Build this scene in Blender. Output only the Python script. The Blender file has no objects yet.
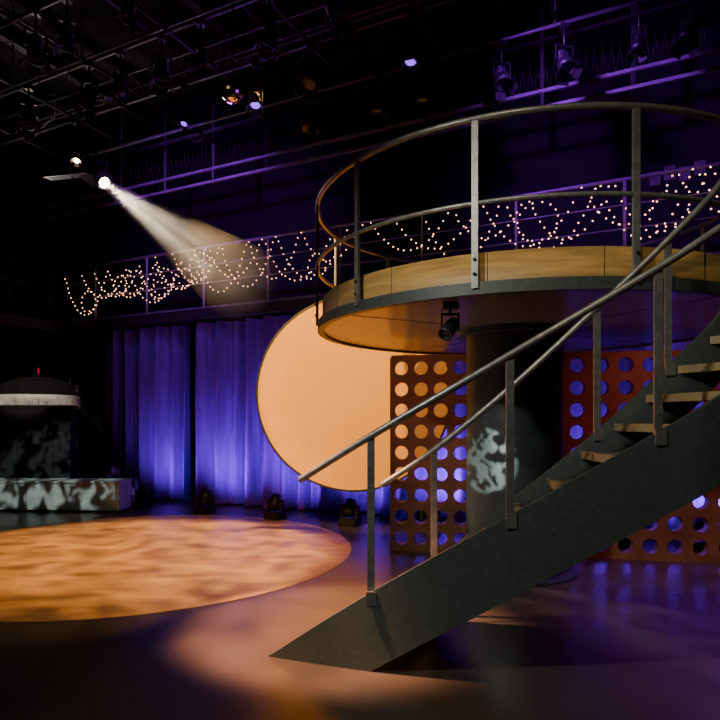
import bpy, math, random
from mathutils import Vector, Matrix
random.seed(7)
F=600.0; CH=1.5; HY=420.0
def P(px,py,z): return Vector(((px-360)/F*z, z, CH+(HY-py)/F*z))
U=Vector((0.897,-0.442,0)); N=Vector((-0.442,-0.897,0)); O=Vector((-0.155,9.3,0))
def W(s,d,z): return O+U*s+N*d+Vector((0,0,z))
def toW(p):
    q=Vector((p[0],p[1],0))-O
    return q.dot(U),q.dot(N)

# ---------------- materials
def mat(name,col,rough=.6,metal=0,nscale=8,namt=.25,bump=0,emis=None,estr=0,rvar=0,stretch=None):
    m=bpy.data.materials.new(name); m.use_nodes=True
    nt=m.node_tree; b=nt.nodes['Principled BSDF']
    b.inputs['Roughness'].default_value=rough; b.inputs['Metallic'].default_value=metal
    tc=nt.nodes.new('ShaderNodeTexCoord'); nz=nt.nodes.new('ShaderNodeTexNoise')
    nz.inputs['Scale'].default_value=nscale; nz.inputs['Detail'].default_value=5
    if stretch:
        mp=nt.nodes.new('ShaderNodeMapping'); mp.inputs['Scale'].default_value=stretch
        nt.links.new(tc.outputs['Object'],mp.inputs[0]); nt.links.new(mp.outputs[0],nz.inputs['Vector'])
    else: nt.links.new(tc.outputs['Object'],nz.inputs['Vector'])
    cr=nt.nodes.new('ShaderNodeValToRGB')
    cr.color_ramp.elements[0].position=.3; cr.color_ramp.elements[1].position=.7
    cr.color_ramp.elements[0].color=[c*(1-namt) for c in col]+[1]
    cr.color_ramp.elements[1].color=[min(1,c*(1+namt)) for c in col]+[1]
    nt.links.new(nz.outputs['Fac'],cr.inputs[0]); nt.links.new(cr.outputs[0],b.inputs['Base Color'])
    if rvar:
        mr=nt.nodes.new('ShaderNodeMapRange'); mr.inputs['To Min'].default_value=max(0,rough-rvar); mr.inputs['To Max'].default_value=rough+rvar
        nt.links.new(nz.outputs['Fac'],mr.inputs['Value']); nt.links.new(mr.outputs[0],b.inputs['Roughness'])
    if bump:
        bp=nt.nodes.new('ShaderNodeBump'); bp.inputs['Strength'].default_value=bump; bp.inputs['Distance'].default_value=.02
        nt.links.new(nz.outputs['Fac'],bp.inputs['Height']); nt.links.new(bp.outputs[0],b.inputs['Normal'])
    if emis:
        b.inputs['Emission Color'].default_value=list(emis)+[1]; b.inputs['Emission Strength'].default_value=estr
    return m
M={}
M['black']=mat('black_paint',(.012,.012,.016),.7)
M['wall']=mat('black_wall',(.007,.0065,.009),.9,nscale=2)
M['grid']=mat('grid_pipe_black',(.055,.05,.058),.45,.3)
M['rail']=mat('gallery_rail_steel',(.24,.2,.26),.45,.3)
M['fix']=mat('fixture_black',(.013,.013,.015),.45,.2)
M['steel']=mat('handrail_steel',(.22,.215,.20),.36,.5,nscale=20)
M['stringer']=mat('stringer_dark_steel',(.056,.070,.064),.5,.2,nscale=30,namt=.14,rvar=.08)
M['column']=mat('column_dark_steel',(.040,.056,.06),.42,.2,nscale=6,namt=.2)
M['fascia']=mat('plywood_fascia',(.42,.24,.07),.5,0,nscale=3,namt=.3,stretch=(1,1,12))
M['tread']=mat('tread_wood',(.11,.09,.06),.5,0,nscale=4,stretch=(1,8,1))
M['nosing']=mat('tread_nosing',(.24,.18,.09),.5,0,nscale=6)
M['under']=mat('platform_underside',(.125,.112,.106),.30,0,nscale=5,namt=.12)
M['screen']=mat('perforated_panel_brown',(.21,.075,.04),.5,0,nscale=3,namt=.25)
M['disc']=mat('peach_disc_face',(.95,.47,.10),.75,0,nscale=2,namt=.04,emis=(1,.34,.045),estr=.32)  # emission puts some of the warm wash into the face as glow
M['curtain']=mat('velvet_curtain',(.15,.022,.40),.9,0,nscale=3,namt=.3,stretch=(3,3,.3))
M['riser']=mat('riser_white',(.42,.46,.44),.6,0)
M['fringe']=mat('fringe_white',(.8,.77,.70),.8,0)
M['canopy']=mat('parasol_cloth',(.004,.004,.005),.95,0)
M['warmlens']=mat('lens_warm',(1,.8,.5),emis=(1,.72,.4),estr=25)
M['bulb']=mat('fairy_bulb',(1,.7,.5),emis=(1,.5,.28),estr=4.5)
M['purlens']=mat('lens_purple',(.3,.1,1),emis=(.28,.06,1),estr=2.2)
M['darklens']=mat('lens_glass',(.05,.05,.08),.1,.2)
M['exit']=mat('exit_red',(.6,.03,.03),emis=(1,.02,.03),estr=.4)
M['mirror']=mat('mirror_tiles',(.75,.62,.42),.12,1,nscale=30)
M['paper']=mat('paper',(.12,.12,.12),.8)
def floor_mat():
    m=mat('black_stage_floor',(.052,.036,.028),.30,0,nscale=1.6,namt=.3,rvar=.06)
    nt=m.node_tree; b=nt.nodes['Principled BSDF']
    b.inputs['Specular IOR Level'].default_value=.5
    tc=nt.nodes.new('ShaderNodeTexCoord'); mp=nt.nodes.new('ShaderNodeMapping'); mp.inputs['Rotation'].default_value=(0,0,math.radians(26))
    br=nt.nodes.new('ShaderNodeTexBrick'); br.inputs['Scale'].default_value=1; br.inputs['Mortar Size'].default_value=.006
    br.inputs['Brick Width'].default_value=2.4; br.inputs['Row Height'].default_value=1.2
    bp=nt.nodes.new('ShaderNodeBump'); bp.inputs['Strength'].default_value=.5; bp.inputs['Distance'].default_value=.004; bp.invert=True
    nt.links.new(tc.outputs['Object'],mp.inputs[0]); nt.links.new(mp.outputs[0],br.inputs['Vector'])
    nz=nt.nodes.new('ShaderNodeTexNoise'); nz.inputs['Scale'].default_value=7; nz.inputs['Detail'].default_value=1
    bp2=nt.nodes.new('ShaderNodeBump'); bp2.inputs['Strength'].default_value=.10; bp2.inputs['Distance'].default_value=.01
    nt.links.new(tc.outputs['Object'],nz.inputs['Vector']); nt.links.new(nz.outputs['Fac'],bp2.inputs['Height'])
    nt.links.new(br.outputs['Fac'],bp.inputs['Height']); nt.links.new(bp2.outputs[0],bp.inputs['Normal']); nt.links.new(bp.outputs[0],b.inputs['Normal'])
    return m
M['floor']=floor_mat()
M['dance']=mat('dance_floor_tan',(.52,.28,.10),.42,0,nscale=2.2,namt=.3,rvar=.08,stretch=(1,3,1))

# ---------------- mesh builder
class MB:
    def __init__(s): s.v=[];s.f=[];s.m=[];s.sm=[];s.mats=[]
    def mi(s,k):
        if k not in s.mats: s.mats.append(k)
        return s.mats.index(k)
    def add(s,vs,fs,k,smooth=False):
        o=len(s.v); s.v+= [tuple(x) for x in vs]; i=s.mi(k)
        for f in fs: s.f.append(tuple(o+a for a in f)); s.m.append(i); s.sm.append(smooth)
    def box(s,c,ax,ay,az,k):
        c=Vector(c);ax=Vector(ax);ay=Vector(ay);az=Vector(az)
        vs=[c+ax*i+ay*j+az*l for i in(-1,1) for j in(-1,1) for l in(-1,1)]
        s.add(vs,[(0,1,3,2),(4,6,7,5),(0,4,5,1),(2,3,7,6),(0,2,6,4),(1,5,7,3)],k)
    def beam(s,p0,p1,w,h,k,up=Vector((0,0,1))):
        p0=Vector(p0);p1=Vector(p1);d=p1-p0
        t=d.normalized()
        if abs(t.dot(up))>.98: up=Vector((0,1,0))
        x=t.cross(up).normalized(); y=x.cross(t)
        s.box((p0+p1)/2,d/2,x*w/2,y*h/2,k)
    def tube(s,pts,r,k,n=8,closed=False):
        pts=[Vector(p) for p in pts]; L=len(pts); vs=[];fs=[]
        for i,p in enumerate(pts):
            a=pts[(i-1)%L] if (closed or i>0) else p
            b=pts[(i+1)%L] if (closed or i<L-1) else p
            t=(b-a).normalized(); up=Vector((0,0,1)) if abs(t.z)<.95 else Vector((0,1,0))
            x=t.cross(up).normalized(); y=x.cross(t)
            for j in range(n):
                an=2*math.pi*j/n; vs.append(p+x*math.cos(an)*r+y*math.sin(an)*r)
        R=L if closed else L-1
        for i in range(R):
            for j in range(n):
                i2=(i+1)%L; j2=(j+1)%n
                fs.append((i*n+j,i*n+j2,i2*n+j2,i2*n+j))
        if not closed: fs+= [tuple(range(n))[::-1],tuple(range((L-1)*n,L*n))]
        s.add(vs,fs,k,True)
    def lathe(s,prof,c,k,axis=Vector((0,0,1)),n=24,smooth=True):
        axis=Vector(axis).normalized(); h=Vector((0,0,1)) if abs(axis.z)<.95 else Vector((1,0,0))
        x=axis.cross(h).normalized(); y=axis.cross(x); c=Vector(c); vs=[];fs=[]
        for r,z in prof:
            for j in range(n):
                a=2*math.pi*j/n; vs.append(c+axis*z+x*r*math.cos(a)+y*r*math.sin(a))
        for i in range(len(prof)-1):
            for j in range(n):
                j2=(j+1)%n; fs.append((i*n+j,(i+1)*n+j,(i+1)*n+j2,i*n+j2))
        s.add(vs,fs,k,smooth)
    def sphere(s,c,r,k,n=8,m=5,smooth=True):
        prof=[(max(1e-4,r*math.sin(math.pi*i/m)),-r*math.cos(math.pi*i/m)) for i in range(m+1)]
        s.lathe(prof,c,k,n=n,smooth=smooth)
    def prism(s,poly,z0,z1,k):
        n=len(poly); vs=[(p[0],p[1],z0) for p in poly]+[(p[0],p[1],z1) for p in poly]
        fs=[tuple(range(n))[::-1],tuple(range(n,2*n))]+[(i,(i+1)%n,(i+1)%n+n,i+n) for i in range(n)]
        s.add(vs,fs,k)
    def obj(s,name,parent=None,origin=None):
        me=bpy.data.meshes.new(name)
        o=Vector(origin) if origin is not None else (sum((Vector(v) for v in s.v),Vector())/len(s.v))
        me.from_pydata([tuple(Vector(v)-o) for v in s.v],[],s.f)
        for k in s.mats: me.materials.append(M[k])
        me.polygons.foreach_set('material_index',s.m); me.polygons.foreach_set('use_smooth',s.sm)
        me.update()
        import bmesh
        bm=bmesh.new(); bm.from_mesh(me); bmesh.ops.recalc_face_normals(bm,faces=bm.faces); bm.to_mesh(me); bm.free()
        ob=bpy.data.objects.new(name,me); bpy.context.collection.objects.link(ob); ob.location=o
        if parent:
            ob.parent=parent; ob.location=o-parent.location
        return ob
def empty(name,loc):
    e=bpy.data.objects.new(name,None); bpy.context.collection.objects.link(e); e.location=loc; e.empty_display_size=.2; return e
def spot(name,loc,tgt,power,col,size,blend=.3,rad=.05,gobo=None,parent=None):
    l=bpy.data.lights.new(name,'SPOT'); l.energy=power; l.color=col; l.spot_size=math.radians(size); l.spot_blend=blend; l.shadow_soft_size=rad
    o=bpy.data.objects.new(name,l); bpy.context.collection.objects.link(o)
    loc=Vector(loc); o.location=loc; o.rotation_euler=(Vector(tgt)-loc).to_track_quat('-Z','Y').to_euler()
    if gobo:
        sc,lo,hi,mn=gobo
        l.use_nodes=True; nt=l.node_tree; em=nt.nodes['Emission']
        tc=nt.nodes.new('ShaderNodeTexCoord'); nz=nt.nodes.new('ShaderNodeTexNoise'); nz.inputs['Scale'].default_value=sc; nz.inputs['Detail'].default_value=1
        nz.inputs['Distortion'].default_value=1.0
        mr=nt.nodes.new('ShaderNodeMapRange'); mr.inputs['From Min'].default_value=lo; mr.inputs['From Max'].default_value=hi; mr.inputs['To Min'].default_value=mn; mr.inputs['To Max'].default_value=1.6
        nt.links.new(tc.outputs['Normal'],nz.inputs['Vector']); nt.links.new(nz.outputs['Fac'],mr.inputs['Value']); nt.links.new(mr.outputs[0],em.inputs['Strength'])
    if parent: o.parent=parent; o.location=loc-parent.location
    return o
def catmull(pts,n=10):
    out=[]; P_=[Vector(p) for p in pts]; L=len(P_)
    for i in range(L-1):
        p0=P_[max(0,i-1)];p1=P_[i];p2=P_[i+1];p3=P_[min(L-1,i+2)]
        for j in range(n):
            t=j/n
            out.append(.5*((2*p1)+(p2-p0)*t+(2*p0-5*p1+4*p2-p3)*t*t+(3*p1-p0-3*p2+p3)*t**3))
    out.append(P_[-1]); return out

# ---------------- room shell
S0,S1,D0,D1,CZ=-7.1,9.0,-1.3,12.0,7.3
def slab(name,a,b,c,k):
    mb=MB(); (s0,s1),(d0,d1),(z0,z1)=a,b,c
    mb.box(W((s0+s1)/2,(d0+d1)/2,(z0+z1)/2),U*(s1-s0)/2,N*(d1-d0)/2,Vector((0,0,(z1-z0)/2)),k); return mb.obj(name)
slab('floor',(S0-.2,S1+.2),(D0-.2,D1+.2),(-.2,0),'floor')
slab('ceiling',(S0-.2,S1+.2),(D0-.2,D1+.2),(CZ,CZ+.2),'wall')
slab('wall_back',(S0-.2,S1+.2),(D0-.2,D0),(0,CZ),'wall')
slab('wall_left',(S0-.2,S0),(D0,D1),(0,CZ),'wall')
slab('wall_right',(S1,S1+.2),(D0,D1),(0,CZ),'wall')
slab('wall_front',(S0-.2,S1+.2),(D1,D1+.2),(0,CZ),'wall')
E0,E1=S0+.03,S1-.03

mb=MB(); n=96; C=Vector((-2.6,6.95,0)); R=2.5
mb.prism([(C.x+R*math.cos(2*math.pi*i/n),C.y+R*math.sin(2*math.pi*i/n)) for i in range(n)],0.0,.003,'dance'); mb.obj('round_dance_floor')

# ---------------- curtain
def curtain(name,s0,s1,d,z0,z1,seed):
    rnd=random.Random(seed); mb=MB(); vs=[];fs=[]
    n=int((s1-s0)/.015); ph=[rnd.uniform(0,6.28) for _ in range(6)]
    zs=[z0,z0+.3,z0+1,z0+2,z1-.3,z1]
    for zi,z in enumerate(zs):
        for i in range(n+1):
            s=s0+(s1-s0)*i/n
            q=s+.09*math.sin(s*1.7+ph[0])+.07*math.sin(s*4.1+ph[3])
            a=(.11*math.sin(q*2*math.pi/.33+ph[1])+.06*math.sin(q*2*math.pi/.51+ph[2])+.09*math.sin(q*2*math.pi/1.2+ph[4]))
            a*=1.1-.2*zi/5; a+=.015*math.sin(z*2+ph[5]+s*3)
            vs.append(W(s,d+a,z))
    for zi in range(len(zs)-1):
        for i in range(n): fs.append((zi*(n+1)+i,zi*(n+1)+i+1,(zi+1)*(n+1)+i+1,(zi+1)*(n+1)+i))
    mb.add(vs,fs,'curtain',True); return mb.obj(name)
curtain('stage_curtain',-5.65,-5.1,-.22,.02,3.25,1)
curtain('stage_curtain',-5.02,-3.45,-.22,.02,3.25,2)
curtain('stage_curtain',-3.40,1.6,-.22,.02,3.25,3)
curtain('stage_curtain',1.62,7.8,-.22,.02,3.25,4)

# ---------------- gallery
mb=MB()
mb.box(W((S0+S1)/2,-.62,3.36),U*((E1-E0)/2),N*.64,Vector((0,0,.06)),'wall')
mb.beam(W(E0,.05,3.36),W(E1,.05,3.36),.06,.16,'grid')
mb.beam(W(E0,.09,3.46),W(E1,.09,3.46),.03,.03,'rail')
for z in (3.9,4.2,4.52): mb.tube([W(E0,.05,z),W(E1,.05,z)],.009 if z<4.5 else .024,'rail',6)
s=S0+.2
while s<E1: mb.beam(W(s,.05,3.36),W(s,.05,4.52),.03,.03,'rail'); s+=1.35
mb.beam(W(S0+.6,.05,3.36),W(S0+.6,6,3.36),.06,.2,'grid')
mb.box(W(S0+.32,3,3.4),U*.28,N*3,Vector((0,0,.05)),'grid')
for z in (3.75,4.1,4.52): mb.tube([W(S0+.6,.05,z),W(S0+.6,6,z)],.02,'grid',6)
for i in range(7): mb.beam(W(S0+.6,.3+i*.9,3.4),W(S0+.6,.3+i*.9,4.52),.04,.04,'grid')
mb.obj('gallery_walkway')
mb=MB()
for z in (5.62,5.84): mb.beam(W(E0,.1,z),W(E1,.1,z),.05,.045,'rail')
mb.beam(W(E0,.1,6.5),W(E1,.1,6.5),.05,.05,'grid')
s=S0+.1
while s<E1:
    mb.beam(W(s,.1,5.62),W(s,.1,CZ-.01),.04,.04,'grid'); s+=1.1
s=S0+.1
while s<S1-.2:
    mb.tube([W(s,.1,5.84),W(s+.1,.1,6.5)],.005,'fix',4); mb.tube([W(s+.1,.1,5.84),W(s,.1,6.5)],.005,'fix',4); s+=.1
mb.obj('upper_catwalk')

# fairy lights
mb=MB()
def string(pts):
    cur=catmull(pts,10); mb.tube(cur,.003,'black',4)
    acc=0; last=cur[0]; nxt=0
    for p in cur[1:]:
        acc+=(p-last).length; last=p
        if acc>=nxt:
            mb.sphere(p+Vector((random.uniform(-.01,.01),0,-.02)),.0105,'bulb',6,4); nxt=acc+random.uniform(.085,.11)
rnd=random.Random(11)
def swags(s0,s1,ztop,zlo,k,loop=.5):
    for a in range(k):
        s=s0+a*.45+rnd.uniform(0,.1); pts=[]
        while s<s1-.3:
            w=rnd.uniform(1.0,1.35); dp=rnd.uniform(.6,1)*(ztop-zlo)
            for j in range(9):
                f=j/9; z=ztop-dp*(1-(2*f-1)**2)
                pts.append(W(s+w*f,.11+.01*a,z))
                if j==5 and rnd.random()<loop:
                    r=rnd.uniform(.16,.28); cx=s+w*f; cz=z+r
                    for q in range(1,8):
                        an=-math.pi/2+q*math.pi/4; pts.append(W(cx+r*math.cos(an)+q*.01,.13,cz+r*math.sin(an)))
            s+=w
        pts.append(W(s,.10,ztop)); string(pts)
swags(-6.4,-3.6,4.36,3.55,3,.7); swags(-4.0,-.1,4.5,3.7,3,.2); swags(.3,6.6,4.5,3.72,3,.15)
mb.obj('fairy_lights')

# ---------------- ceiling grid
mb=MB(); GZ=6.1
ds=[1.0+.95*i for i in range(11)]
for i,d in enumerate(ds):
    mb.tube([W(E0,d,GZ),W(E1,d,GZ)],.026,'grid',6)
    mb.tube([W(E0,d+.5,GZ+.45),W(E1,d+.5,GZ+.45)],.02,'grid',6)
    if i%3==1:
        for dd,zz in ((-.15,GZ+.3),(.15,GZ+.3)): mb.tube([W(E0,d+dd,zz),W(E1,d+dd,zz)],.02,'grid',6)
        s=S0+.1; k=0
        while s<S1-.5:
            mb.tube([W(s,d,GZ),W(s+.2,d+(.15 if k%2 else -.15),GZ+.3),W(s+.4,d,GZ)],.01,'grid',4); s+=.4;k+=1
for i in range(12):
    s=S0+.5+i*1.4
    if s>E1: break
    mb.tube([W(s,.2,GZ+.07),W(s,D1-.05,GZ+.07)],.022,'grid',6)
    if s+.7<E1: mb.tube([W(s+.7,.2,GZ+.5),W(s+.7,D1-.05,GZ+.5)],.03,'grid',6)
    for d in ds[::2]: mb.tube([W(s,d,GZ),W(s,d,CZ-.01)],.012,'grid',5)
    if i%2==0: mb.beam(W(s,.2,GZ+.75),W(s,D1-.05,GZ+.75),.12,.22,'fix')
rc=random.Random(3)
for i in range(26):  # drooping power cables along the pipes
    d=rc.choice(ds[:8]); s=rc.uniform(-6,6); w=rc.uniform(.5,1.3); g=rc.uniform(.1,.28)
    mb.tube([W(s+w*j/8,d+.03,GZ-.02-g*(1-(j/4-1)**2)) for j in range(9)],.008,'fix',4)
mb.obj('lighting_grid')
def grating(s,d,w,l,z):
    mb=MB(); n=int(w/.09)
    for i in range(n+1): mb.beam(W(s+i*w/n,d,z),W(s+i*w/n,d+l,z),.012,.03,'grid')
    n=int(l/.09)
    for i in range(n+1): mb.beam(W(s,d+i*l/n,z),W(s+w,d+i*l/n,z),.012,.03,'grid')
    for a,b in (((s,d),(s+w,d)),((s,d+l),(s+w,d+l)),((s,d),(s,d+l)),((s+w,d),(s+w,d+l))): mb.beam(W(*a,z),W(*b,z),.05,.07,'grid')
    for a in ((s,d),(s+w,d),(s,d+l),(s+w,d+l)): mb.tube([W(*a,z),W(*a,GZ-.03)],.012,'grid',5)
    mb.obj('overhead_grating')
grating(-1.0,4.05,1.2,.7,5.85); grating(.9,3.1,.8,.7,5.85)

def stage_light(px,py,Z,tgt,lens='darklens',r=.1,name='stage_light',snap=True):
    z=(Z-CH)*F/(HY-py); p=P(px,py,z)
    if snap:
        s,d=toW(p); d=min(ds,key=lambda q:abs(q-d)); p=W(s,d,Z)
    t=(Vector(tgt)-p).normalized(); mb=MB()
    L=r*3.2
    mb.lathe([(.001,-L*.55),(r*.55,-L*.53),(r*.75,-L*.4),(r*.8,0),(r,L*.1),(r,L*.45),(r*.92,L*.45),(r*.9,L*.3)],p,'fix',t,20)
    mb.lathe([(.0005,L*.31),(r*.9,L*.3)],p,lens,t,20)
    for k in range(4): mb.lathe([(r*.78,-L*.35+k*.03),(r*.9,-L*.34+k*.03),(r*.9,-L*.33+k*.03),(r*.78,-L*.32+k*.03)],p,'fix',t,16)
    side=t.cross(Vector((0,0,1))).normalized()
    mb.beam(p+side*r*1.15,p+side*r*1.15+Vector((0,0,r*1.9)),.012,.035,'fix'); mb.beam(p-side*r*1.15,p-side*r*1.15+Vector((0,0,r*1.9)),.012,.035,'fix')
    top=p+Vector((0,0,r*1.9)); mb.beam(p+side*r*1.2+Vector((0,0,r*1.9)),p-side*r*1.2+Vector((0,0,r*1.9)),.03,.012,'fix')
    mb.tube([top,Vector((top.x,top.y,GZ-.03))],.014,'fix',6)
    mb.box((top.x,top.y,GZ-.05),(.045,0,0),(0,.045,0),(0,0,.024),'fix')
    upv=side.cross(t)
    for q in (upv,-upv,side,-side):
        b=p+t*L*.45+q*r; o=side if abs(q.dot(upv))>.5 else upv
        mb.box(b+(t+q*.5)*r*.5,(t+q*.5).normalized()*r*.5,o*r*.7,q*.003,'fix')
    ob=mb.obj(name); return ob,p,t
stage_light(410,55,5.6,(0,5,0),'purlens',.07); stage_light(253,99,5.6,(-1,5,0),'purlens',.07)
stage_light(62,152,5.5,(-3,4.5,0),'warmlens',.05); stage_light(180,118,5.6,(-3,5,0),'purlens',.05)
for px,py,tg in ((256,22,(-2,6,0)),(153,30,(-3,5,0)),(310,128,(0,4,0)),(205,62,(-3,7,0)),(130,92,(-5,8,0)),(350,30,(2,4,0)),(505,85,(2,6,3)),(30,118,(-4,6,0)),(440,120,(0,5,0)),(560,45,(3,4,0)),(95,55,(-3,6,0)),(640,62,(2,6,0)),(300,70,(-2,4,1)),(20,40,(-3,6,0)),(690,20,(2,6,0)),(170,78,(-2,6,0)),(370,100,(0,5,0)),(60,80,(-4,5,0))):
    stage_light(px,py,5.65,tg,'darklens',random.choice([.07,.085,.095]))
# mirror ball
mb=MB(); c=P(232,92,6.6); 
mb.sphere(c,.125,'mirror',22,14,smooth=False)
mb.tube([c+Vector((0,0,.12)),(c.x,c.y,6.1)],.008,'fix',5); mb.lathe([(.001,.15),(.04,.15),(.04,.1),(.03,.1)],c,'fix'); mb.obj('mirror_ball')
spot('mirror_ball_pinspot',(-2.2,4.4,5.7),c,25,(1,.75,.45),12,.4,.05)

# beam fixture
SRC=Vector((-4.04,9.5,5.25)); TG=Vector((1.05,5.6,1.2)); bd=(TG-SRC).normalized()
mb=MB(); t=bd; side=t.cross(Vector((0,0,1))).normalized(); upv=side.cross(t)
mb.box(SRC-t*.35,t*.3,side*.13,upv*.13,'fix'); mb.lathe([(.13,-.08),(.11,.0),(.10,.02),(.09,.0),(.085,-.03)],SRC,'fix',t,20)
mb.lathe([(.0005,-.03),(.085,-.03)],SRC,'warmlens',t,20)
mb.box(SRC-t*.3+Vector((0,0,.28)),side*.2,Vector((0,0,.02)),t*.05,'fix')
for q in(-1,1): mb.beam(SRC-t*.3+side*.17*q,SRC-t*.3+side*.17*q+Vector((0,0,.28)),.02,.05,'fix')
tp=SRC-t*.3+Vector((0,0,.28)); mb.tube([tp,(tp.x,tp.y,GZ-.03)],.02,'fix',6)
for k in range(3): mb.box(P(70,177,9.7)+Vector((0,.1*k-.1,.02*k)),(.36,.03,.05),(0,.02,0),(0,0,.012),'grid')
mb.tube([P(72,178,9.7),P(72,178,9.7)+Vector((0,0,.6))],.02,'fix',6)
mb.obj('followspot_fixture')
spot('followspot_lamp',SRC+bd*.03,TG,4000,(1,.80,.55),13,.15,.04,gobo=(14,.42,.56,.3))
mb=MB(); Lc=4.2; r0=.07; r1=Lc*math.tan(math.radians(6.6))+.07
mb.lathe([(.001,.04),(r0,.04),(r1,Lc),(.001,Lc)],SRC,'black',bd,32)
hz=bpy.data.materials.new('haze_volume'); hz.use_nodes=True; nt=hz.node_tree; nt.nodes.clear()
out=nt.nodes.new('ShaderNodeOutputMaterial'); vs_=nt.nodes.new('ShaderNodeVolumeScatter'); vs_.inputs['Color'].default_value=(1,1,1,1); vs_.inputs['Anisotropy'].default_value=.1
tc=nt.nodes.new('ShaderNodeTexCoord'); nz=nt.nodes.new('ShaderNodeTexNoise'); nz.inputs['Scale'].default_value=2.6; nz.inputs['Detail'].default_value=3
mr=nt.nodes.new('ShaderNodeMapRange'); mr.inputs['From Min'].default_value=.35; mr.inputs['From Max'].default_value=.65; mr.inputs['To Min'].default_value=.14; mr.inputs['To Max'].default_value=.38
ln=nt.nodes.new('ShaderNodeVectorMath'); ln.operation='LENGTH'
fr=nt.nodes.new('ShaderNodeMapRange'); fr.inputs['From Min'].default_value=1.9; fr.inputs['From Max'].default_value=Lc-.2; fr.inputs['To Min'].default_value=1; fr.inputs['To Max'].default_value=0
mu=nt.nodes.new('ShaderNodeMath'); mu.operation='MULTIPLY'
nt.links.new(tc.outputs['Object'],nz.inputs['Vector']); nt.links.new(nz.outputs['Fac'],mr.inputs['Value'])
nt.links.new(tc.outputs['Object'],ln.inputs[0]); nt.links.new(ln.outputs['Value'],fr.inputs['Value'])
nt.links.new(mr.outputs[0],mu.inputs[0]); nt.links.new(fr.outputs[0],mu.inputs[1]); nt.links.new(mu.outputs[0],vs_.inputs['Density'])
nt.links.new(vs_.outputs[0],out.inputs['Volume'])
ob=mb.obj('haze_beam',origin=SRC); ob.data.materials.clear(); ob.data.materials.append(hz)

# ---------------- platform
PC=Vector((1.63,6.0,0)); PR=2.04; CC=Vector((1.54,6.0,0))
root=empty('round_platform',PC)
def ring(a,r,z): return Vector((PC.x+r*math.cos(a),PC.y+r*math.sin(a),z))
mb=MB(); NS=128
mb.lathe([(2.0,2.44),(2.0,2.66),(1.9,2.66),(1.9,2.62)],PC,'fascia',n=NS)
for i in range(9):
    a=math.radians(160+i*22); mb.beam(ring(a,2.0005,2.45),ring(a,2.0005,2.66),.004,.003,'black')
mb.obj('wood_fascia',root)
mb=MB(); mb.lathe([(.001,2.62),(1.95,2.62)],PC,'tread',n=NS); mb.obj('deck',root)
mb=MB(); mb.lathe([(1.99,2.45),(2.05,2.45),(2.05,2.365),(1.99,2.365),(1.99,2.39)],PC,'stringer',n=NS,smooth=False)
mb.obj('rim_flange',root)
mb=MB(); mb.lathe([(2.0,2.385),(.001,2.385)],PC,'under',n=NS); 
for i in range(4):
    a=i*math.pi/2+.5; mb.beam(ring(a,.6,2.384),ring(a,1.98,2.384),.006,.004,'black')
mb.obj('underside',root)
mb=MB(); mb.lathe([(.47,0),(.47,2.385)],CC,'column',n=64); mb.lathe([(.56,2.385),(.56,2.33),(.47,2.33)],CC,'column',n=64,smooth=False); mb.lathe([(.60,0),(.60,.025),(.47,.025)],CC,'column',n=64,smooth=False)
mb.obj('support_column',root)
mb=MB(); a0=math.radians(-40); a1=math.radians(296)
for z,r in ((3.57,.024),(2.99,.018)):
    mb.tube([ring(a0+(a1-a0)*i/150,2.05,z) for i in range(151)],r,'steel',8)
mb.obj('ring_rails',root)
mb=MB()
for deg in [216.5+29.4*k for k in range(-8,3)]+[296,-40]:
    a=math.radians(deg)
    if deg>296 or deg<-40: continue
    rad=Vector((math.cos(a),math.sin(a),0)); tn=Vector((-math.sin(a),math.cos(a),0))
    mb.box(ring(a,2.055,2.99),rad*.012,tn*.023,Vector((0,0,.585)),'steel')
    for z in(2.5,2.6): mb.lathe([(.012,0),(.012,.012),(.001,.012)],ring(a,2.066,z),'fix',rad,8)
mb.obj('rail_posts',root)
mb=MB(); c=P(450,316,4.55); c.z=2.2
mb.tube([c+Vector((0,0,.09)),(c.x,c.y,2.385)],.012,'fix',6); mb.box((c.x,c.y,2.36),(.06,0,0),(0,.06,0),(0,0,.02),'fix')
for q in(-1,1): mb.box(c+Vector((q*.065,0,.04)),(.006,0,0),(0,.02,0),(0,0,.07),'fix')
mb.box(c+Vector((0,0,.1)),(.07,0,0),(0,.02,0),(0,0,.008),'fix')
mb.lathe([(.001,-.08),(.04,-.08),(.052,-.03),(.055,.06),(.06,.09),(.05,.09),(.045,.07),(.001,.065)],c,'fix',Vector((-.5,-.5,-.7)),18)
mb.obj('hanging_spotlight',root)

# ---------------- staircase
sroot=empty('curved_staircase',(1,3.8,0))
near=catmull([(-.574,3.83,0.0),(.066,3.6,.468),(.85,3.4,.962),(1.614,3.25,1.435),(1.92,3.2,1.633),(2.5,3.2,1.99),(3.05,3.36,2.33),(3.4,3.55,2.62)],12)
far=catmull([(.13,4.6,0),(.543,4.4,.459),(1.05,4.2,.94),(1.58,4.0,1.433),(1.99,3.88,1.856),(2.31,3.85,2.19),(2.55,3.92,2.62)],12)
def stringer(cur,dep,th,name):
    mb=MB(); vs=[];fs=[]
    for i,p in enumerate(cur):
        a=cur[max(0,i-1)];b=cur[min(len(cur)-1,i+1)]; t=(b-a);t.z=0;t.normalize(); nn=Vector((t.y,-t.x,0))
        zt=max(p.z,.004); zb=max(0,p.z-dep)
        for q in(-th/2,th/2): vs.append(Vector((p.x,p.y,zt))+nn*q); vs.append(Vector((p.x,p.y,zb))+nn*q)
    for i in range(len(cur)-1):
        o=i*4;e=o+4
        fs+=[(o,o+1,e+1,e),(o+2,e+2,e+3,o+3),(o,e,e+2,o+2),(o+1,o+3,e+3,e+1)]
    L=(len(cur)-1)*4; fs+=[(0,2,3,1),(L,L+1,L+3,L+2)]
    mb.add(vs,fs,'stringer'); return mb.obj(name,sroot)
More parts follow.
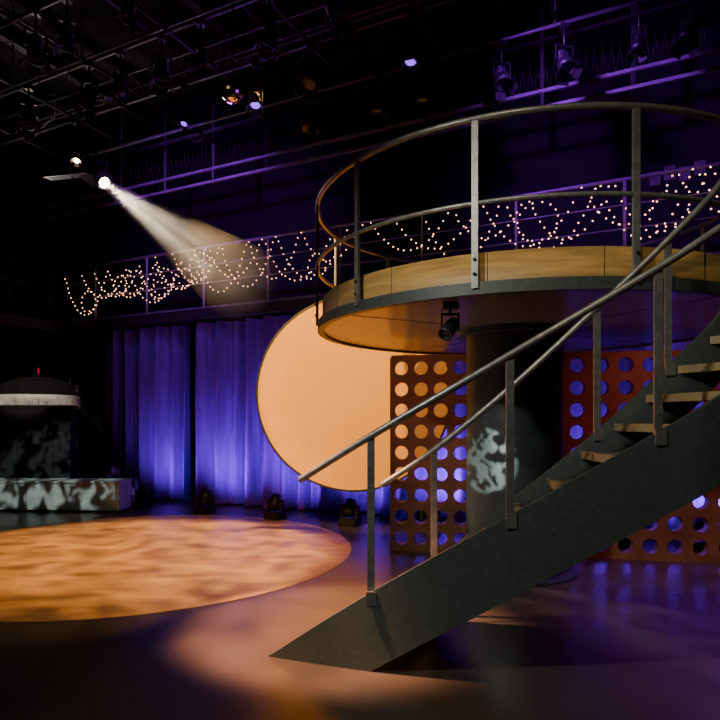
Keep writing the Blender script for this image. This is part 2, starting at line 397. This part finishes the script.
stringer(near,.47,.05,'stringer_outer'); stringer(far,.42,.05,'stringer_inner')
def at(cur,z):
    for i in range(len(cur)-1):
        if cur[i].z<=z<=cur[i+1].z:
            f=(z-cur[i].z)/max(1e-6,cur[i+1].z-cur[i].z); return cur[i].lerp(cur[i+1],f)
    return cur[-1]
mb=MB(); h=.18
while h<2.4:
    a=at(near,h+.05);b=at(far,h+.05);c=at(far,h+.30);d=at(near,h+.30)
    dn=(b-a).normalized()*.02
    a=a+dn;d=d+dn;b=b-dn;c=c-dn
    mb.prism([a,b,c,d],h-.045,h,'tread')
    f=.12; mb.prism([a.lerp(d,-.02),b.lerp(c,-.02),b.lerp(c,f),a.lerp(d,f)],h-.047,h+.002,'nosing'); h+=.185
mb.obj('treads',sroot)
mb=MB(); mb.prism([(2.58,3.95),(3.4,3.55),(3.9,4.3),(3.08,4.62),(2.8,4.33)],2.5,2.6,'tread'); mb.tube([(3.6,4.0,0),(3.6,4.0,2.5)],.05,'stringer',12); mb.obj('landing',sroot)
nr=catmull([P(300,480,3.78),P(371,436,3.6),P(510,355,3.4),P(658,268,3.25),P(720,228,3.2),(2.5,3.2,2.9),(3.05,3.36,3.24),(3.4,3.55,3.5)],10)
fr_=catmull([P(380,486,4.5),P(434,450,4.4),P(510,388,4.22),P(597,308,4.0),P(668,240,3.88),P(720,184,3.85),(2.55,3.92,3.4)],10)
mb=MB(); mb.tube(nr,.022,'steel',10); mb.tube(fr_,.022,'steel',10)
mb.tube([(3.4,3.55,3.5),(3.9,4.3,3.55),(3.08,4.62,3.57)],.023,'steel',8)
mb.obj('handrails',sroot)
mb=MB()
def post(bx,by,z,ty,w=.045):
    a=P(bx,by,z);b=P(bx,ty,z)
    mb.beam(a-Vector((0,0,.1)),b,w,.014,'steel',up=Vector((0,1,0)))
    mb.box(a+Vector((0,-.032,-.03)),(.03,0,0),(0,.006,0),(0,0,.04),'steel')
post(371,592,3.6,437);post(510,515,3.4,356);post(658,432,3.25,269)
post(434,562,4.4,451);post(597,430,4.0,309);post(668,365,3.88,241)
for p,q in (((2.3,3.19,1.85),(2.3,3.19,2.79)),((3.3,3.5,2.4),(3.3,3.5,3.42)),((2.5,3.9,2.4),(2.5,3.9,3.3)),((3.88,4.28,2.5),(3.88,4.28,3.54))):
    mb.beam(p,q,.045,.014,'steel',up=Vector((0,1,0)))
mb.obj('handrail_posts',sroot)

# ---------------- perforated screens
def screen(p0,p1,rows,cell,th,name):
    p0=Vector(p0);p1=Vector(p1);L=(p1-p0).length; t=(p1-p0).normalized(); nn=Vector((t.y,-t.x,0))
    cols=round(L/cell); cw=L/cols; hr=.33*cell; mb=MB(); K=24
    for c in range(cols):
        for r in range(rows):
            cx=(c+.5)*cw; cz=.03+(r+.5)*cell; vs=[];fs=[]
            for side in(0,1):
                for j in range(K):
                    a=math.pi/4+2*math.pi*j/K; ca,sa=math.cos(a),math.sin(a); m=max(abs(ca),abs(sa))
                    vs.append(p0+t*(cx+hr*ca)+nn*th*(side-.5)+Vector((0,0,cz+hr*sa)))
                    vs.append(p0+t*(cx+cw/2*ca/m)+nn*th*(side-.5)+Vector((0,0,cz+cell/2*sa/m)))
            for j in range(K):
                j2=(j+1)%K
                fs.append((2*j,2*j+1,2*j2+1,2*j2)); fs.append((2*K+2*j,2*K+2*j2,2*K+2*j2+1,2*K+2*j+1))
                fs.append((2*j,2*j2,2*K+2*j2,2*K+2*j))
            mb.add(vs,fs,'screen')
    H=.03+rows*cell
    for a in(Vector(p0),Vector(p1)): mb.beam(a,a+Vector((0,0,H)),th+.006,.03,'screen',up=t)
    mb.beam(p0+Vector((0,0,.015)),p1+Vector((0,0,.015)),th+.01,.03,'screen'); mb.beam(p0+Vector((0,0,H+.012)),p1+Vector((0,0,H+.012)),th+.01,.025,'screen')
    mb.obj(name)
sd=Vector((3.43,-.6,0)).normalized()
A=Vector((.37,6.95,0))
screen(A,A+sd*1.12,9,.243,.12,'perforated_screen'); screen(A+sd*1.17,A+sd*4.9,9,.243,.12,'perforated_screen')

# ---------------- big disc
mb=MB(); c=Vector((-.09,8.18,1.86)); ax=Vector((-.06,-1,0)).normalized()
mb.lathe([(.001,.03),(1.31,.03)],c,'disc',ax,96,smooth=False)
mb.lathe([(1.31,.03),(1.315,.045),(1.335,.045),(1.335,-.03),(.001,-.03)],c,'column',ax,96,smooth=False)
for x in(-.7,.25):
    q=Vector((c.x+x,c.y+.0,c.z+math.sqrt(1.33**2-x*x)-.01)); mb.tube([q,(q.x,q.y,GZ-.04)],.003,'fix',4)
mb.obj('round_backdrop_disc')

# ---------------- floor moving heads
PUR=(.38,.02,1.0)
def moving_head(px,dist=.75,power=260):
    s=None
    for k in range(-700,900):
        p=W(k/100,dist,0)
        if p.y>0 and 360+p.x/p.y*F>=px: s=k/100;break
    p=W(s,dist,0); mb=MB()
    mb.box(p+Vector((0,0,.05)),U*.13,N*.11,Vector((0,0,.05)),'fix'); mb.box(p+Vector((0,0,.105)),U*.09,N*.07,Vector((0,0,.01)),'fix')
    for q in(-1,1): mb.box(p+U*.115*q+Vector((0,0,.2)),U*.02,N*.035,Vector((0,0,.1)),'fix')
    t=(-N*.5+Vector((0,0,1))).normalized(); hc=p+Vector((0,0,.25))
    mb.lathe([(.001,-.11),(.06,-.11),(.085,-.06),(.09,.03),(.075,.12),(.065,.12),(.06,.1)],hc,'fix',t,18); mb.lathe([(.0005,.1),(.06,.1)],hc,'purlens',t,18)
    ob=mb.obj('moving_head_light')
    spot('moving_head_lamp',hc+t*.15,hc+(-N*.9+Vector((0,0,.7))),power,PUR,120,1,.06)
    return ob
for i,px in enumerate((142,205,275,350)): moving_head(px,.7,power=(110,160,160,150)[i])
for px in (430,520,620,700): moving_head(px,.42,power=170)

# ---------------- left set pieces
mb=MB()
a=P(119,513,9.68);a.z=0; 
t=Vector((-1,.06,0)).normalized(); nn=Vector((.06,1,0)).normalized()
mb.box(a+t*1.6+nn*.22+Vector((0,0,.26)),t*1.6,nn*.22,Vector((0,0,.22)),'riser')
mb.box(a+t*1.6+nn*.22+Vector((0,0,.02)),t*1.57,nn*.19,Vector((0,0,.02)),'black')
mb.box(a+t*1.6+nn*.22+Vector((0,0,.495)),t*1.62,nn*.24,Vector((0,0,.015)),'riser')
for k in range(3): mb.box(a+t*(.05+k*1.5)-nn*.002+Vector((0,0,.26)),t*.004,nn*.003,Vector((0,0,.22)),'black')
mb.obj('low_stage_riser')
mb=MB(); b=P(38,480,10.62); b.z=0
for x0,x1 in ((-.95,-.32),(-.31,.31),(.32,.62)):
    mb.box(b+Vector(((x0+x1)/2,0,.86)),((x1-x0)/2,0,0),(0,.1,0),(0,0,.86),'black')
mb.box(b+Vector((-.16,0,1.74)),(.82,0,0),(0,.12,0),(0,0,.02),'black'); mb.box(b+Vector((-.16,-.105,.06)),(.8,0,0),(0,.01,0),(0,0,.06),'black')
mb.obj('black_bar_booth')
mb=MB(); c=P(38,397,11.3); base=Vector((c.x,c.y,0)); K=12
prof=[(.71,0),(.67,.10),(.58,.24),(.35,.34),(.02,.39)]
mb.lathe(prof,c,'canopy',n=K,smooth=False); mb.lathe([(.02,.39),(.03,.42),(.001,.45)],c,'canopy',n=10)
for i in range(150):
    an=2*math.pi*i/150; q=c+Vector((.715*math.cos(an),.715*math.sin(an),0)); L=random.uniform(.15,.22)
    mb.beam(q,q-Vector((0,0,L)),.018,.01,'fringe')
mb.lathe([(.72,-.05),(.725,.0),(.71,.025)],c,'fringe',n=48)
mb.tube([base+Vector((0,0,.0)),c+Vector((0,0,.38))],.02,'fix',8); mb.lathe([(.25,0),(.25,.05),(.05,.07),(.03,.2)],base,'black',n=24)
for i in range(K):
    an=2*math.pi*i/K; mb.tube([c+Vector((0,0,.3)),c+Vector((.68*math.cos(an),.68*math.sin(an),.02))],.006,'fix',4)
mb.obj('fringed_parasol')
spot('parasol_fill',(-4.2,5.5,4.6),(c.x,c.y,c.z),900,(1,.85,.72),14,.5,.05)  # added spot without a fixture, brightens the fringe
mb=MB(); e=P(37,371,12.3); 
mb.box(e,(.045,0,0),(0,.02,0),(0,0,.06),'exit'); mb.box(e+Vector((0,.03,0)),(.06,0,0),(0,.02,0),(0,0,.08),'fix'); mb.tube([e+Vector((0,.03,.08)),(e.x,e.y+.03,3.3)],.045,'rail',6); mb.obj('exit_sign')
mb=MB()
for x in (70,77): mb.tube([Vector((P(x,400,12.3).x,12.3,0)),Vector((P(x,400,12.3).x,12.3,3.25))],.03,'grid',6)
for k in range(8): mb.tube([Vector((P(70,400,12.3).x,12.3,.3+k*.38)),Vector((P(77,400,12.3).x,12.3,.3+k*.38))],.015,'grid',5)
mb.obj('gallery_ladder')
mb=MB()
for i in range(4):
    p=P(655+i*14,160,8.9); s_,d_=toW(p); q=W(s_,D0+.02,4.95+.05*(i%2)); mb.box(q,U*.07,N*.005,Vector((0,0,.1)),'paper')
mb.obj('wall_notices')

# ---------------- lights
spot('screen_right_fill',(3.2,4.7,2.25),(3.2,6.4,1.2),36,(1,.22,.16),100,.8,.06)  # added fill, no fixture, lifts the right screen
spot('underside_fill',(-1.2,5.3,.3),(1.0,5.8,2.4),42,(1,.9,.82),60,.9,.1)  # unseen spot added near the floor to brighten the platform underside
spot('disc_wash',(-2.6,3.6,5.6),(-.12,8.15,1.85),2700,(1,.58,.16),25.5,.25,.1)
spot('dance_floor_wash',(-1.2,8.0,6.0),(-2.6,6.7,0),2500,(1,.56,.2),46,.35,.1,gobo=(28,.38,.58,.3))
spot('dance_floor_front_wash',(-2.0,2.5,6.0),(-2.1,7.2,0),1000,(1,.6,.25),36,.5,.1,gobo=(36,.42,.56,.1))
spot('foreground_pool',(-2.6,4.0,5.9),(-.15,4.35,0),9000,(1,.50,.28),22,.5,.1,gobo=(8,.25,.6,.7))
spot('stair_wash',(-3.2,.8,4.8),(1.2,4.0,1.4),800,(.96,.96,.86),46,.7,.15)
spot('fascia_wash',(-.5,.2,5.8),(1.6,4.2,2.8),280,(1,.84,.55),38,.7,.15)
spot('column_gobo',(-1.4,3.0,2.2),(1.14,5.64,1.14),1300,(.95,1,.92),9,.15,.015,gobo=(38,.48,.53,.0))
spot('riser_gobo',(-5.0,4.0,5.8),(-5.25,9.8,.35),1100,(.85,1,.92),20,.3,.03,gobo=(40,.48,.55,.02))
spot('gallery_purple',W(-2.5,2.5,5.6),W(-3,0,5.2),420,PUR,90,.8,.1)
spot('gallery_purple_far',W(3,2.2,5.6),W(3.5,0,5.2),420,PUR,95,.8,.1)
spot('grid_purple',W(-1,2,4.6),W(0,3.5,6.2),70,PUR,140,.8,.2)
spot('grid_purple_far',W(4,3,4.8),W(3,4,6.2),30,PUR,140,.8,.2)
spot('grid_warm',W(-5.0,1.5,4.6),W(-3.5,3.0,6.2),100,(1,.8,.75),140,.8,.2)
spot('screen_warm',(-1.8,4.2,2.2),(.8,6.8,1.7),90,(1,.48,.28),36,.8,.1)
spot('right_red_floor',W(4.6,.8,3.0),(3.0,5.6,0),300,(1,.08,.16),40,.8,.1)
spot('right_purple_floor',W(5.6,.8,3.2),(2.8,5.0,0),380,(.5,.05,1),60,.8,.1)
spot('left_teal',(-5.5,3.0,5.5),(-3.0,3.0,0),50,(.3,1,.75),60,.9,.1)

w=bpy.data.worlds.new('World'); bpy.context.scene.world=w; w.use_nodes=True
w.node_tree.nodes['Background'].inputs[0].default_value=(.02,.018,.05,1); w.node_tree.nodes['Background'].inputs[1].default_value=.15

cam=bpy.data.cameras.new('camera'); co=bpy.data.objects.new('camera',cam); bpy.context.collection.objects.link(co)
co.location=(0,0,CH); co.rotation_euler=(math.radians(90),0,0); cam.sensor_width=36; cam.lens=30; cam.shift_y=60/720
bpy.context.scene.camera=co
